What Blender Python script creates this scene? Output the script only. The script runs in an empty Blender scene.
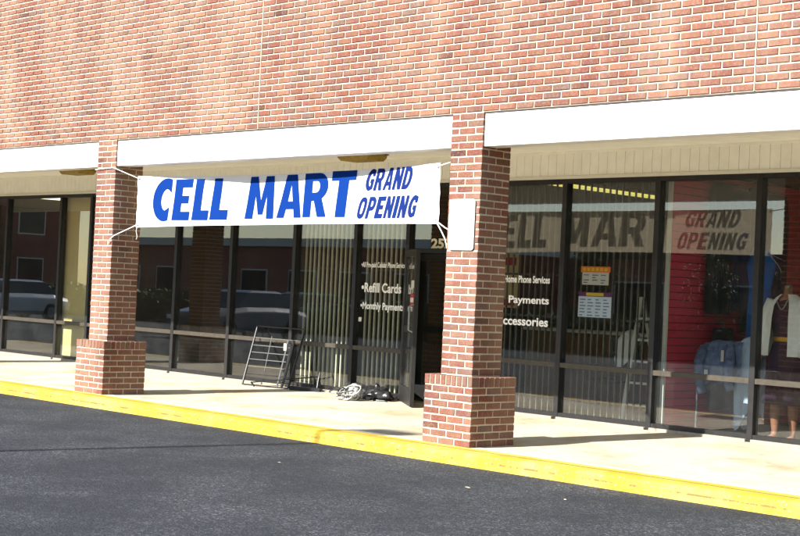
import bpy, bmesh, math, random
from mathutils import Vector, Matrix, noise
from mathutils.geometry import tessellate_polygon
random.seed(7)
R = math.radians
scene = bpy.context.scene
col = scene.collection

# ------------------------------------------------------------------ camera
cam_d = bpy.data.cameras.new('camera')
cam = bpy.data.objects.new('camera', cam_d); col.objects.link(cam)
cam_d.sensor_width = 36.0; cam_d.lens = 36.0 * 1477.07 / 800.0
cam_d.clip_start = 0.05; cam_d.clip_end = 3000
YAW, PIT, ROL = R(45.6007), R(1.0659), R(2.6605)
fw = Vector((-math.sin(YAW) * math.cos(PIT), math.cos(YAW) * math.cos(PIT), math.sin(PIT)))
rt = fw.cross(Vector((0, 0, 1))).normalized(); up = rt.cross(fw)
rt, up = rt * math.cos(ROL) + up * math.sin(ROL), up * math.cos(ROL) - rt * math.sin(ROL)
CAM = Vector((9.3033, -9.7862, 1.3424))
cam.matrix_world = Matrix(((rt.x, up.x, -fw.x, CAM.x), (rt.y, up.y, -fw.y, CAM.y), (rt.z, up.z, -fw.z, CAM.z), (0, 0, 0, 1)))
scene.camera = cam

# ------------------------------------------------------------------ sky, sun, exposure
SDX, TANE = 0.15, 0.63                                   # shadow drift per metre of depth, tan(elevation)
elev = math.atan(TANE)
sun_dir = Vector((-SDX, -1, 0)).normalized() * math.cos(elev) + Vector((0, 0, math.sin(elev)))   # towards the sun
world = bpy.data.worlds.new('World'); scene.world = world; world.use_nodes = True
wn = world.node_tree.nodes; wl = world.node_tree.links; wn.clear()
sky = wn.new('ShaderNodeTexSky'); sky.sky_type = 'NISHITA'; sky.sun_disc = False
sky.sun_elevation = elev; sky.sun_rotation = math.atan2(sun_dir.x, sun_dir.y)
sky.air_density = 1.0; sky.dust_density = 0.3; sky.ozone_density = 1.0
bg = wn.new('ShaderNodeBackground'); bg.inputs['Strength'].default_value = 0.09
wo = wn.new('ShaderNodeOutputWorld')
wl.new(sky.outputs[0], bg.inputs[0]); wl.new(bg.outputs[0], wo.inputs[0])
sd = bpy.data.lights.new('sun', 'SUN'); sd.energy = 5.0; sd.angle = R(0.53); sd.color = (1.0, 0.965, 0.915)
so = bpy.data.objects.new('sun', sd); col.objects.link(so)
so.rotation_euler = (-sun_dir).to_track_quat('-Z', 'Y').to_euler(); so.location = (-3, -30, 25)
vs = scene.view_settings
vs.view_transform = 'Standard'; vs.look = 'None'; vs.gamma = 1.0; vs.use_curve_mapping = False
vs.exposure = 1.45
scene.display_settings.display_device = 'sRGB'
scene.cycles.max_bounces = 12; scene.cycles.diffuse_bounces = 6; scene.cycles.transparent_max_bounces = 24
scene.cycles.caustics_reflective = False; scene.cycles.caustics_refractive = False
scene.cycles.sample_clamp_indirect = 6.0

# ------------------------------------------------------------------ material helpers
def lin(r, g, b):
    f = lambda c: (c / 255 / 12.92) if c / 255 <= .04045 else ((c / 255 + .055) / 1.055) ** 2.4
    return (f(r), f(g), f(b), 1)
def newmat(name):
    m = bpy.data.materials.new(name); m.use_nodes = True
    n = m.node_tree.nodes; n.clear()
    o = n.new('ShaderNodeOutputMaterial'); b = n.new('ShaderNodeBsdfPrincipled')
    m.node_tree.links.new(b.outputs[0], o.inputs[0])
    return m, n, m.node_tree.links, b, o
def nz(n, l, scale, detail=4, rough=.6, coord='Object', vec=None):
    t = n.new('ShaderNodeTexNoise'); t.inputs['Scale'].default_value = scale
    t.inputs['Detail'].default_value = detail; t.inputs['Roughness'].default_value = rough
    if vec is None:
        if coord == 'World':
            vec = n.new('ShaderNodeNewGeometry').outputs['Position']
        else:
            vec = n.new('ShaderNodeTexCoord').outputs[coord]
    l.new(vec, t.inputs['Vector']); return t
def ramp(n, l, src, stops, interp='LINEAR'):
    r = n.new('ShaderNodeValToRGB'); r.color_ramp.interpolation = interp
    e = r.color_ramp.elements
    while len(e) < len(stops): e.new(.5)
    for i, (p, c) in enumerate(stops): e[i].position = p; e[i].color = c if len(c) == 4 else (*c, 1)
    l.new(src, r.inputs[0]); return r
def mixc(n, l, a, b, fac, mode='MIX'):
    m = n.new('ShaderNodeMix'); m.data_type = 'RGBA'; m.blend_type = mode
    for sock, v in ((m.inputs[0], fac), (m.inputs[6], a), (m.inputs[7], b)):
        if hasattr(v, 'is_output'): l.new(v, sock)
        else: sock.default_value = v
    return m.outputs[2]
def bump(n, l, b, h, strength=.3, dist=.005):
    k = n.new('ShaderNodeBump'); k.inputs['Strength'].default_value = strength; k.inputs['Distance'].default_value = dist
    l.new(h, k.inputs['Height']); l.new(k.outputs[0], b.inputs['Normal'])
def plain(name, c, rough=.6, metal=0, var=.12, scale=8, bmp=.0, spec=.4):
    m, n, l, b, o = newmat(name)
    t = nz(n, l, scale, 5, .65, 'World')
    lo = tuple(x * (1 - var) for x in c[:3]) + (1,); hi = tuple(min(1, x * (1 + var)) for x in c[:3]) + (1,)
    l.new(ramp(n, l, t.outputs[0], [(.3, lo), (.7, hi)]).outputs[0], b.inputs['Base Color'])
    b.inputs['Roughness'].default_value = rough; b.inputs['Metallic'].default_value = metal
    b.inputs['Specular IOR Level'].default_value = spec
    if bmp: bump(n, l, b, nz(n, l, scale * 8, 4, .7, 'World').outputs[0], bmp)
    return m
M = {}
def brick_mat(name, island):
    m, n, l, b, o = newmat(name)
    src = n.new('ShaderNodeNewGeometry').outputs['Random Per Island'] if island else n.new('ShaderNodeObjectInfo').outputs['Random']
    base = ramp(n, l, src, [(0, lin(100, 58, 47)), (.16, lin(116, 70, 56)), (.32, lin(107, 73, 61)), (.48, lin(122, 79, 61)),
                            (.62, lin(107, 58, 47)), (.76, lin(100, 78, 69)), (.9, lin(127, 87, 67)), (1, lin(76, 46, 40))]).outputs[0]
    g = nz(n, l, 55, 5, .7, 'World')
    c = mixc(n, l, base, mixc(n, l, base, (.36, .27, .22, 1), .5), ramp(n, l, g.outputs[0], [(.5, (0, 0, 0)), (.78, (1, 1, 1))]).outputs[0])
    mpv = n.new('ShaderNodeMapping'); mpv.inputs['Scale'].default_value = (1.0, 1.0, .35)
    l.new(n.new('ShaderNodeNewGeometry').outputs['Position'], mpv.inputs[0])
    s = nz(n, l, 1.5, 7, .68, vec=mpv.outputs[0])         # mineral bloom and rain streaks, drawn out downwards
    c = mixc(n, l, c, lin(146, 118, 98), ramp(n, l, s.outputs[0], [(.42, (0, 0, 0)), (.70, (.72, .72, .72))]).outputs[0])
    s2 = nz(n, l, 2.1, 6, .7, vec=mpv.outputs[0])
    c = mixc(n, l, c, lin(98, 72, 60), ramp(n, l, s2.outputs[0], [(.56, (0, 0, 0)), (.80, (.35, .35, .35))]).outputs[0])
    d = nz(n, l, 130, 3, .6, 'World')
    c = mixc(n, l, c, (.05, .03, .025, 1), ramp(n, l, d.outputs[0], [(.66, (0, 0, 0)), (.74, (.7, .7, .7))]).outputs[0])
    l.new(c, b.inputs['Base Color']); b.inputs['Roughness'].default_value = .88; b.inputs['Specular IOR Level'].default_value = .25
    bump(n, l, b, nz(n, l, 160, 5, .7, 'World').outputs[0], .5, .003)
    return m
M['brick'] = brick_mat('fired_clay_brick', False); M['brick_mass'] = brick_mat('fired_clay_brick_mass', True)
def mortar_mat():
    m, n, l, b, o = newmat('mortar')
    t = nz(n, l, 30, 5, .7, 'World'); s = nz(n, l, 1.3, 4, .6, 'World')
    c = ramp(n, l, t.outputs[0], [(.3, lin(176, 162, 140)), (.7, lin(198, 185, 163))]).outputs[0]
    c = mixc(n, l, c, lin(156, 128, 110), ramp(n, l, s.outputs[0], [(.5, (0, 0, 0)), (.75, (.6, .6, .6))]).outputs[0])
    l.new(c, b.inputs['Base Color']); b.inputs['Roughness'].default_value = .95
    bump(n, l, b, t.outputs[0], .5, .004); return m
M['mortar'] = mortar_mat()
def concrete_mat():
    m, n, l, b, o = newmat('concrete')
    t = nz(n, l, 26, 6, .7, 'World'); s = nz(n, l, .9, 6, .65, 'World'); k = nz(n, l, 6, 5, .6, 'World')
    c = ramp(n, l, t.outputs[0], [(.25, lin(184, 174, 152)), (.75, lin(197, 188, 168))]).outputs[0]
    c = mixc(n, l, c, lin(158, 136, 102), ramp(n, l, s.outputs[0], [(.46, (0, 0, 0)), (.68, (.85, .85, .85))]).outputs[0])
    c = mixc(n, l, c, lin(92, 80, 66), ramp(n, l, k.outputs[0], [(.60, (0, 0, 0)), (.76, (.55, .55, .55))]).outputs[0])
    l.new(c, b.inputs['Base Color']); b.inputs['Roughness'].default_value = .9
    bump(n, l, b, nz(n, l, 90, 5, .7, 'World').outputs[0], .3, .003); return m
M['concrete'] = concrete_mat()
def kerb_mat():
    # yellow traffic paint, its back edge wandering, worn through in places near the arris
    m, n, l, b, o = newmat('painted_kerb')
    t = nz(n, l, 9, 6, .7, 'World'); w = nz(n, l, 34, 5, .75, 'World'); st = nz(n, l, 2.2, 5, .6, 'World')
    yel = ramp(n, l, t.outputs[0], [(.3, lin(190, 148, 22)), (.7, lin(202, 166, 40))]).outputs[0]
    yel = mixc(n, l, yel, lin(206, 182, 92), ramp(n, l, st.outputs[0], [(.45, (0, 0, 0)), (.7, (.7, .7, .7))]).outputs[0])
    conc = lin(200, 190, 168)
    c = mixc(n, l, yel, conc, ramp(n, l, w.outputs[0], [(.58, (0, 0, 0)), (.70, (.8, .8, .8))]).outputs[0])
    pos = n.new('ShaderNodeSeparateXYZ'); l.new(n.new('ShaderNodeNewGeometry').outputs['Position'], pos.inputs[0])
    gz = n.new('ShaderNodeMapRange'); gz.inputs[1].default_value = -.085; gz.inputs[2].default_value = -.065
    l.new(pos.outputs[2], gz.inputs[0])
    g2 = n.new('ShaderNodeMapRange'); g2.inputs[1].default_value = -.045; g2.inputs[2].default_value = -.062
    l.new(pos.outputs[2], g2.inputs[0])
    mu = n.new('ShaderNodeMath'); mu.operation = 'MULTIPLY'; l.new(gz.outputs[0], mu.inputs[0]); l.new(g2.outputs[0], mu.inputs[1])
    chip = nz(n, l, 4.3, 9, .82, 'World')
    cm = ramp(n, l, chip.outputs[0], [(.47, (0, 0, 0)), (.55, (1, 1, 1))])
    m2 = n.new('ShaderNodeMath'); m2.operation = 'MULTIPLY'; l.new(mu.outputs[0], m2.inputs[0]); l.new(cm.outputs[0], m2.inputs[1])
    c = mixc(n, l, c, lin(104, 84, 48), m2.outputs[0])
    l.new(c, b.inputs['Base Color']); b.inputs['Roughness'].default_value = .75
    bump(n, l, b, nz(n, l, 70, 5, .7, 'World').outputs[0], .35, .003); return m
M['kerb'] = kerb_mat()
def paint_strip_mat():
    m, n, l, b, o = newmat('yellow_paint_on_concrete')
    t = nz(n, l, 9, 6, .7, 'World'); st = nz(n, l, 2.2, 5, .6, 'World')
    yel = ramp(n, l, t.outputs[0], [(.3, lin(190, 148, 22)), (.7, lin(202, 166, 40))]).outputs[0]
    yel = mixc(n, l, yel, lin(206, 182, 92), ramp(n, l, st.outputs[0], [(.45, (0, 0, 0)), (.7, (.7, .7, .7))]).outputs[0])
    l.new(yel, b.inputs['Base Color']); b.inputs['Roughness'].default_value = .75
    # ragged brushed edge towards the shops: paint thins out to bare concrete
    pos = n.new('ShaderNodeSeparateXYZ'); l.new(n.new('ShaderNodeNewGeometry').outputs['Position'], pos.inputs[0])
    w = nz(n, l, 5, 6, .75, 'World')
    a = n.new('ShaderNodeMath'); a.operation = 'MULTIPLY_ADD'; a.inputs[1].default_value = .16; l.new(w.outputs[0], a.inputs[0]); l.new(pos.outputs[1], a.inputs[2])
    mr = n.new('ShaderNodeMapRange'); mr.inputs[1].default_value = .06; mr.inputs[2].default_value = .13; l.new(a.outputs[0], mr.inputs[0])
    c = mixc(n, l, yel, lin(206, 196, 172), mr.outputs[0]); l.new(c, b.inputs['Base Color'])
    bump(n, l, b, nz(n, l, 70, 5, .7, 'World').outputs[0], .3, .003)
    return m
M['paint_strip'] = paint_strip_mat()
def asphalt_mat():
    m, n, l, b, o = newmat('asphalt')
    v = n.new('ShaderNodeTexVoronoi'); v.inputs['Scale'].default_value = 75
    pos = n.new('ShaderNodeNewGeometry').outputs['Position']; l.new(pos, v.inputs['Vector'])
    s = nz(n, l, .7, 6, .6, 'World'); f = nz(n, l, 14, 6, .75, 'World')
    hs = n.new('ShaderNodeSeparateColor'); l.new(v.outputs['Color'], hs.inputs[0])
    c = ramp(n, l, hs.outputs[0], [(0, (.026, .0285, .032)), (.6, (.041, .0445, .050)), (.86, (.068, .072, .078)), (1, (.15, .153, .156))]).outputs[0]
    c = mixc(n, l, c, (.024, .0265, .031, 1), ramp(n, l, s.outputs[0], [(.42, (.75, .75, .75)), (.62, (0, 0, 0))]).outputs[0])
    c = mixc(n, l, c, (.072, .076, .082, 1), ramp(n, l, f.outputs[0], [(.52, (0, 0, 0)), (.75, (.55, .55, .55))]).outputs[0])
    l.new(c, b.inputs['Base Color']); b.inputs['Roughness'].default_value = .95; b.inputs['Specular IOR Level'].default_value = .15
    bump(n, l, b, v.outputs['Distance'], .7, .006); return m
M['asphalt'] = asphalt_mat()
def glass_mat():
    m, n, l, b, o = newmat('window_glass'); n.remove(b)
    tr = n.new('ShaderNodeBsdfTransparent'); tr.inputs[0].default_value = (.88, .90, .895, 1)
    gl = n.new('ShaderNodeBsdfGlossy'); gl.inputs['Roughness'].default_value = .0; gl.inputs[0].default_value = (1, 1, 1, 1)
    ge = n.new('ShaderNodeNewGeometry'); dt = n.new('ShaderNodeVectorMath'); dt.operation = 'DOT_PRODUCT'   # Schlick, the same from both sides of the sheet
    l.new(ge.outputs['Normal'], dt.inputs[0]); l.new(ge.outputs['Incoming'], dt.inputs[1])
    def mth(op, a, b_):
        k = n.new('ShaderNodeMath'); k.operation = op
        for i_, v_ in enumerate((a, b_)):
            if hasattr(v_, 'is_output'): l.new(v_, k.inputs[i_])
            elif v_ is not None: k.inputs[i_].default_value = v_
        return k.outputs[0]
    fr = mth('MULTIPLY_ADD', mth('POWER', mth('SUBTRACT', 1.0, mth('ABSOLUTE', dt.outputs['Value'], None)), 5.0), .93)
    fr.node.inputs[2].default_value = .07
    wv = nz(n, l, .8, 2, .4, 'World'); bp = n.new('ShaderNodeBump'); bp.inputs['Strength'].default_value = .02; bp.inputs['Distance'].default_value = .02
    l.new(wv.outputs[0], bp.inputs['Height']); l.new(bp.outputs[0], gl.inputs['Normal'])
    mx = n.new('ShaderNodeMixShader')
    l.new(fr, mx.inputs[0]); l.new(tr.outputs[0], mx.inputs[1]); l.new(gl.outputs[0], mx.inputs[2])
    # film of dust that catches a little light
    df = n.new('ShaderNodeBsdfDiffuse'); df.inputs[0].default_value = (.5, .5, .45, 1)
    dn = nz(n, l, 3, 5, .7, 'World'); dr = ramp(n, l, dn.outputs[0], [(.4, (.004, .004, .004)), (.8, (.018, .018, .018))])
    m2 = n.new('ShaderNodeMixShader'); l.new(dr.outputs[0], m2.inputs[0]); l.new(mx.outputs[0], m2.inputs[1]); l.new(df.outputs[0], m2.inputs[2])
    l.new(m2.outputs[0], o.inputs[0]); return m
M['glass'] = glass_mat()
def vinyl_mat(name, c, trans):
    m, n, l, b, o = newmat(name); n.remove(b)
    df = n.new('ShaderNodeBsdfDiffuse'); tl = n.new('ShaderNodeBsdfTranslucent')
    t = nz(n, l, 3, 4, .6, 'World')
    r = ramp(n, l, t.outputs[0], [(.3, tuple(x * .93 for x in c[:3]) + (1,)), (.7, c)])
    l.new(r.outputs[0], df.inputs[0]); tl.inputs[0].default_value = (c[0] * .95, c[1] * .80, c[2] * .54, 1)
    mx = n.new('ShaderNodeMixShader'); mx.inputs[0].default_value = trans
    l.new(df.outputs[0], mx.inputs[1]); l.new(tl.outputs[0], mx.inputs[2]); l.new(mx.outputs[0], o.inputs[0]); return m
M['vinyl'] = vinyl_mat('white_vinyl', (.86, .86, .88, 1), .25)
M['vinyl_blue'] = vinyl_mat('blue_ink', (.007, .036, .20, 1), .12)
M['vinyl_navy'] = vinyl_mat('deep_blue_ink', (.012, .028, .145, 1), .12)
M['white_paint'] = plain('white_painted_board', (.80, .79, .76, 1), .55, var=.04, scale=3)
M['cream'] = plain('cream_painted_siding', lin(246, 246, 238), .6, var=.05, scale=5)
M['soffit'] = plain('soffit_board', lin(246, 245, 236), .7, var=.06, scale=4)
M['trim'] = plain('pale_trim', lin(226, 224, 212), .5, var=.04)
M['bronze'] = plain('dark_anodised_aluminium', (.017, .016, .016, 1), .42, metal=.1, var=.25, scale=12)
M['sill'] = plain('worn_aluminium_sill', lin(150, 142, 128), .5, metal=.2, var=.2, scale=20)
M['rail'] = plain('weathered_bronze_rail', lin(70, 64, 55), .45, metal=.2, var=.2, scale=20)
M['black'] = plain('black_metal', (.015, .015, .016, 1), .4, metal=.2, var=.2)
M['steel'] = plain('galvanised_steel', (.26, .27, .27, 1), .4, metal=.8, var=.15, scale=30)
M['dark_gap_strip'] = plain('dark_gap_shadow', (.05, .04, .035, 1), .8)
M['sealant'] = plain('pale_sealant', lin(188, 172, 150), .8, var=.08)
M['rope'] = plain('white_rope', (.75, .72, .66, 1), .9, var=.1, scale=60)
M['paper'] = plain('white_sheet', (.62, .59, .55, 1), .6, var=.05)
M['letter'] = plain('white_vinyl_letter', (.93, .93, .93, 1), .6, var=.01)
M['digit'] = plain('pale_yellow_digit', lin(240, 236, 206), .6, var=.04)
M['orange'] = plain('orange_print', lin(240, 120, 20), .6, var=.08)
M['yellow_print'] = plain('yellow_print', lin(226, 190, 40), .6, var=.05)
M['purple'] = plain('purple_print', lin(96, 28, 92), .6, var=.1)
M['pale_blue'] = plain('pale_blue_paper', lin(206, 220, 240), .6, var=.03)
M['ink'] = plain('grey_print', lin(96, 110, 140), .7, var=.2)
M['red_print'] = plain('red_print', lin(176, 30, 34), .6, var=.1)
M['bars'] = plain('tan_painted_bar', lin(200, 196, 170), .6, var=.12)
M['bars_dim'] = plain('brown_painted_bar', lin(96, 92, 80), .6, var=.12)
M['bars_dark'] = plain('dark_cross_bar', (.03, .03, .03, 1), .5)
M['red_slat'] = plain('red_slatwall', lin(216, 62, 86), .5, var=.06, scale=4)
M['lens'] = plain('aged_amber_lens', lin(150, 126, 54), .5, var=.25, scale=20)
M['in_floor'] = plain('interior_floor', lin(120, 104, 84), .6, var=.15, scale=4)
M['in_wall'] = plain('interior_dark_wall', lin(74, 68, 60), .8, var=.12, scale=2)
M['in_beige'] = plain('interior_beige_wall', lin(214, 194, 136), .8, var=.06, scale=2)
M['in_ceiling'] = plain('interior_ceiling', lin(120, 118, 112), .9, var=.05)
M['denim'] = plain('dark_denim', lin(92, 108, 142), .9, var=.5, scale=14)
M['pale_denim'] = plain('pale_denim', lin(170, 190, 212), .9, var=.1, scale=14)
M['white_cloth'] = plain('white_cloth', (.88, .88, .86, 1), .9, var=.06, scale=14)
M['black_cloth'] = plain('black_cloth', (.02, .018, .02, 1), .95, var=.3, scale=14)
M['plum_cloth'] = plain('plum_cloth', lin(46, 22, 52), .9, var=.25, scale=14)
M['blue_cloth'] = plain('blue_cloth', lin(26, 96, 176), .9, var=.2, scale=10)
M['blue_dark'] = plain('dark_blue_cloth', lin(30, 44, 80), .95, var=.3, scale=14)
M['gold'] = plain('gold_belt', lin(200, 150, 50), .4, metal=.6)
M['skin_tan'] = plain('mannequin_tan', lin(150, 100, 76), .5, var=.05)
M['plastic_white'] = plain('dirty_white_plastic', (.34, .34, .31, 1), .5, var=.45, scale=40)
M['bag'] = plain('black_plastic', (.014, .014, .015, 1), .3, var=.2, spec=.6)
M['cardboard'] = plain('brown_board', lin(126, 88, 52), .85, var=.15)
M['bark'] = plain('bark', (.09, .065, .045, 1), .95, var=.3, scale=20)
M['leaf'] = plain('leaf', (.05, .085, .028, 1), .7, var=.5, scale=1.2)
M['dry_leaf'] = plain('dry_leaf', lin(206, 190, 160), .8, var=.2)
M['tyre'] = plain('tyre_rubber', (.02, .02, .02, 1), .9)
M['roof'] = plain('roof_membrane', (.3, .29, .27, 1), .9)
M['car_white'] = plain('white_car_paint', (.16, .165, .18, 1), .25, var=.02)
M['car_silver'] = plain('silver_car_paint', (.42, .43, .45, 1), .25, metal=.5, var=.03)
M['car_green'] = plain('green_car_paint', (.03, .10, .07, 1), .25, var=.05)
M['car_glass'] = plain('car_glass', (.02, .025, .03, 1), .05, var=.02)
def emit(name, c, s):
    m, n, l, b, o = newmat(name); b.inputs['Base Color'].default_value = c
    b.inputs['Emission Color'].default_value = c; b.inputs['Emission Strength'].default_value = s; return m
M['tube'] = emit('fluorescent_tube', lin(216, 204, 110), .5)
M['tube_added'] = emit('added_fill_tube', lin(236, 232, 200), 1.1)  # tubes of the added strips that brighten the shop interiors
def far_brick():
    m, n, l, b, o = newmat('far_brick'); t = n.new('ShaderNodeTexBrick')
    t.inputs['Color1'].default_value = lin(150, 66, 50); t.inputs['Color2'].default_value = lin(126, 56, 44); t.inputs['Mortar'].default_value = lin(190, 170, 150)
    t.inputs['Scale'].default_value = 1; t.inputs['Brick Width'].default_value = .21; t.inputs['Row Height'].default_value = .068; t.inputs['Mortar Size'].default_value = .006
    mp = n.new('ShaderNodeMapping'); mp.inputs['Rotation'].default_value = (R(90), 0, 0)
    l.new(n.new('ShaderNodeTexCoord').outputs['Object'], mp.inputs[0]); l.new(mp.outputs[0], t.inputs[0])
    l.new(t.outputs[0], b.inputs['Base Color']); b.inputs['Roughness'].default_value = .9; return m
M['far_brick'] = far_brick()

# ------------------------------------------------------------------ mesh helpers
class MB:
    def __init__(s): s.v = []; s.f = []
    def box(s, x0, x1, y0, y1, z0, z1):
        k = len(s.v)
        s.v += [(x, y, z) for z in (z0, z1) for y in (y0, y1) for x in (x0, x1)]
        s.f += [tuple(k + i for i in q) for q in ((0, 2, 3, 1), (4, 5, 7, 6), (0, 1, 5, 4), (2, 6, 7, 3), (0, 4, 6, 2), (1, 3, 7, 5))]
        return s
    def brick(s, x0, x1, yf, yb, z0, z1, c=.004):      # front face (-y) chamfered
        k = len(s.v); j = lambda: random.uniform(-.0016, .0016)
        a = [(x0 + c + j(), yf, z0 + c + j()), (x1 - c + j(), yf, z0 + c + j()), (x1 - c + j(), yf, z1 - c + j()), (x0 + c + j(), yf, z1 - c + j())]
        b = [(x0, yf + c, z0), (x1, yf + c, z0), (x1, yf + c, z1), (x0, yf + c, z1)]
        d = [(x0, yb, z0), (x1, yb, z0), (x1, yb, z1), (x0, yb, z1)]
        s.v += a + b + d
        s.f.append((k, k + 1, k + 2, k + 3))
        for o in (0, 4):
            for i in range(4):
                n = (i + 1) % 4; s.f.append((k + o + i, k + o + 4 + i, k + o + 4 + n, k + o + n))
        return s
    def rings(s, rs, close=True, caps=True):
        k = len(s.v); n = len(rs[0])
        for r in rs: s.v += [tuple(p) for p in r]
        for i in range(len(rs) - 1):
            for j in range(n if close else n - 1):
                q = (j + 1) % n
                s.f.append((k + i * n + j, k + i * n + q, k + (i + 1) * n + q, k + (i + 1) * n + j))
        if caps:
            s.f.append(tuple(k + j for j in range(n))[::-1]); s.f.append(tuple(k + (len(rs) - 1) * n + j for j in range(n)))
        return s
    def tube(s, pts, r, n=8):
        pts = [Vector(p) for p in pts]; rs = []
        u = None
        for i, p in enumerate(pts):
            d = (pts[min(i + 1, len(pts) - 1)] - pts[max(i - 1, 0)]).normalized()
            if u is None: u = d.orthogonal().normalized()
            u = (u - d * u.dot(d)); u = u.normalized() if u.length > 1e-5 else d.orthogonal().normalized()
            w = d.cross(u); rr = r[i] if isinstance(r, (list, tuple)) else r
            rs.append([p + (u * math.cos(2 * math.pi * j / n) + w * math.sin(2 * math.pi * j / n)) * rr for j in range(n)])
        return s.rings(rs)
    def bar(s, a, b, w, h):                           # rectangular bar between two points
        a, b = Vector(a), Vector(b); d = (b - a).normalized(); u = d.cross(Vector((0, 0, 1)))
        u = u.normalized() if u.length > 1e-4 else Vector((1, 0, 0)); q = u.cross(d)
        return s.rings([[p + u * (sx * w / 2) + q * (sz * h / 2) for sx, sz in ((-1, -1), (1, -1), (1, 1), (-1, 1))] for p in (a, b)])
    def loft(s, secs, n=16):                          # secs: (cx, cy, z, rx, ry)
        return s.rings([[(cx + rx * math.cos(2 * math.pi * j / n), cy + ry * math.sin(2 * math.pi * j / n), z) for j in range(n)] for cx, cy, z, rx, ry in secs])
    def mesh(s, name):
        me = bpy.data.meshes.new(name); me.from_pydata(s.v, [], s.f); me.update(); return me
    def build(s, name, mat, parent=None, smooth=False, bevel=0):
        me = s.mesh(name)
        if bevel or True:
            bm = bmesh.new(); bm.from_mesh(me)
            bmesh.ops.recalc_face_normals(bm, faces=bm.faces)
            if bevel: bmesh.ops.bevel(bm, geom=bm.edges[:], offset=bevel, segments=1, affect='EDGES')
            bm.to_mesh(me); bm.free()
        if smooth:
            for p in me.polygons: p.use_smooth = True
        return link(name, me, mat, parent)
def link(name, me, mat, parent=None):
    if mat and not me.materials: me.materials.append(M[mat])
    o = bpy.data.objects.new(name, me); col.objects.link(o)
    if parent: o.parent = parent; o.matrix_parent_inverse = Matrix.Translation(-parent.location) if parent.type == 'EMPTY' else Matrix()
    return o
def tag(o, label=None, cat=None, group=None, kind=None):
    if label: o['label'] = label
    if cat: o['category'] = cat
    if group: o['group'] = group
    if kind: o['kind'] = kind
    return o
def thing(name, loc, label, cat, group=None):
    o = bpy.data.objects.new(name, None); col.objects.link(o); o.location = loc; o.empty_display_size = .1
    return tag(o, label, cat, group)
def struct(o): o['kind'] = 'structure'; return o
def poly_mesh(mb, loops, fn):                         # filled flat outline(s) mapped by fn(u,v)->xyz
    tri = tessellate_polygon([[Vector((a, b, 0)) for a, b in lp] for lp in loops])
    k = len(mb.v)
    for lp in loops: mb.v += [tuple(fn(a, b)) for a, b in lp]
    mb.f += [(k + a, k + b, k + c) for a, b, c in tri]
def text_tris(txt, bold=.02, shear=0.0, spacing=1.0):
    cu = bpy.data.curves.new('lettering', 'FONT'); cu.body = txt; cu.offset = bold; cu.shear = shear; cu.resolution_u = 4; cu.space_character = spacing
    o = bpy.data.objects.new('lettering_source', cu); col.objects.link(o)
    dg = bpy.context.evaluated_depsgraph_get(); dg.update()
    me = bpy.data.meshes.new_from_object(o.evaluated_get(dg))
    vs_ = [(v.co.x, v.co.y) for v in me.vertices]; fs = [tuple(p.vertices) for p in me.polygons]
    bpy.data.objects.remove(o); bpy.data.curves.remove(cu); bpy.data.meshes.remove(me)
    x0 = min(v[0] for v in vs_); x1 = max(v[0] for v in vs_); y0 = min(v[1] for v in vs_); y1 = max(v[1] for v in vs_)
    return [((a - x0) / (x1 - x0), (b - y0) / (y1 - y0)) for a, b in vs_], fs
def lettering(txt, fn, mat, parent, bold=.02, shear=0.0, spacing=1.0, name='lettering'):
    v, f = text_tris(txt, bold, shear, spacing); mb = MB(); mb.v = [tuple(fn(a, b)) for a, b in v]; mb.f = f
    me = mb.mesh(name); return link(name, me, mat, parent)

# ------------------------------------------------------------------ dimensions of the place
S = 5.943; PX = (-2 * S, -S, 0.0, S)                   # pillar positions along the front
ZFB, ZFT = 2.735, 3.05; ZA = -.12; YK = -.30; YS = 3.18; ZSOF = 3.06; ZP = .033
XL, XR = -19.0, 9.1

# ground, pavement, kerb
struct(MB().rings([[(-400, -400, ZA), (400, -400, ZA)], [(-400, 400, ZA), (400, 400, ZA)]], close=False, caps=False).build('parking_lot', 'asphalt'))
sw = MB(); sw.rings([[(XL, -.12, ZA), (XR, -.12, ZA)], [(XL, -.12, 0), (XR, -.12, 0)], [(XL, .6, 0), (XR, .6, 0)], [(XL, YS, ZP), (XR, YS, ZP)], [(XL, 3.6, ZP), (XR, 3.6, ZP)]], close=False, caps=False)
struct(sw.build('pavement', 'concrete'))
kb = MB(); prof = [(YK, ZA - .02), (YK + .012, -.03), (YK + .03, -.008), (YK + .06, 0.0), (-.122, 0.0), (-.122, ZA - .02)]
xs = [XL + i * (XR - XL) / 90 for i in range(91)]
kb.rings([[(x, y + (noise.noise(Vector((x * 1.7, y * 3, 0))) * .006 if j in (0, 1, 2) else 0), z + (noise.noise(Vector((x * 2.3, 5, z))) * .004 if j in (1, 2) else 0)) for j, (y, z) in enumerate(prof)] for x in xs])
struct(kb.build('kerb', 'kerb'))
struct(MB().rings([[(XL, -.12, .004), (XR, -.12, .004)], [(XL, .14, .004), (XR, .14, .004)]], close=False, caps=False).build('painted_marking', 'paint_strip'))

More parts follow.
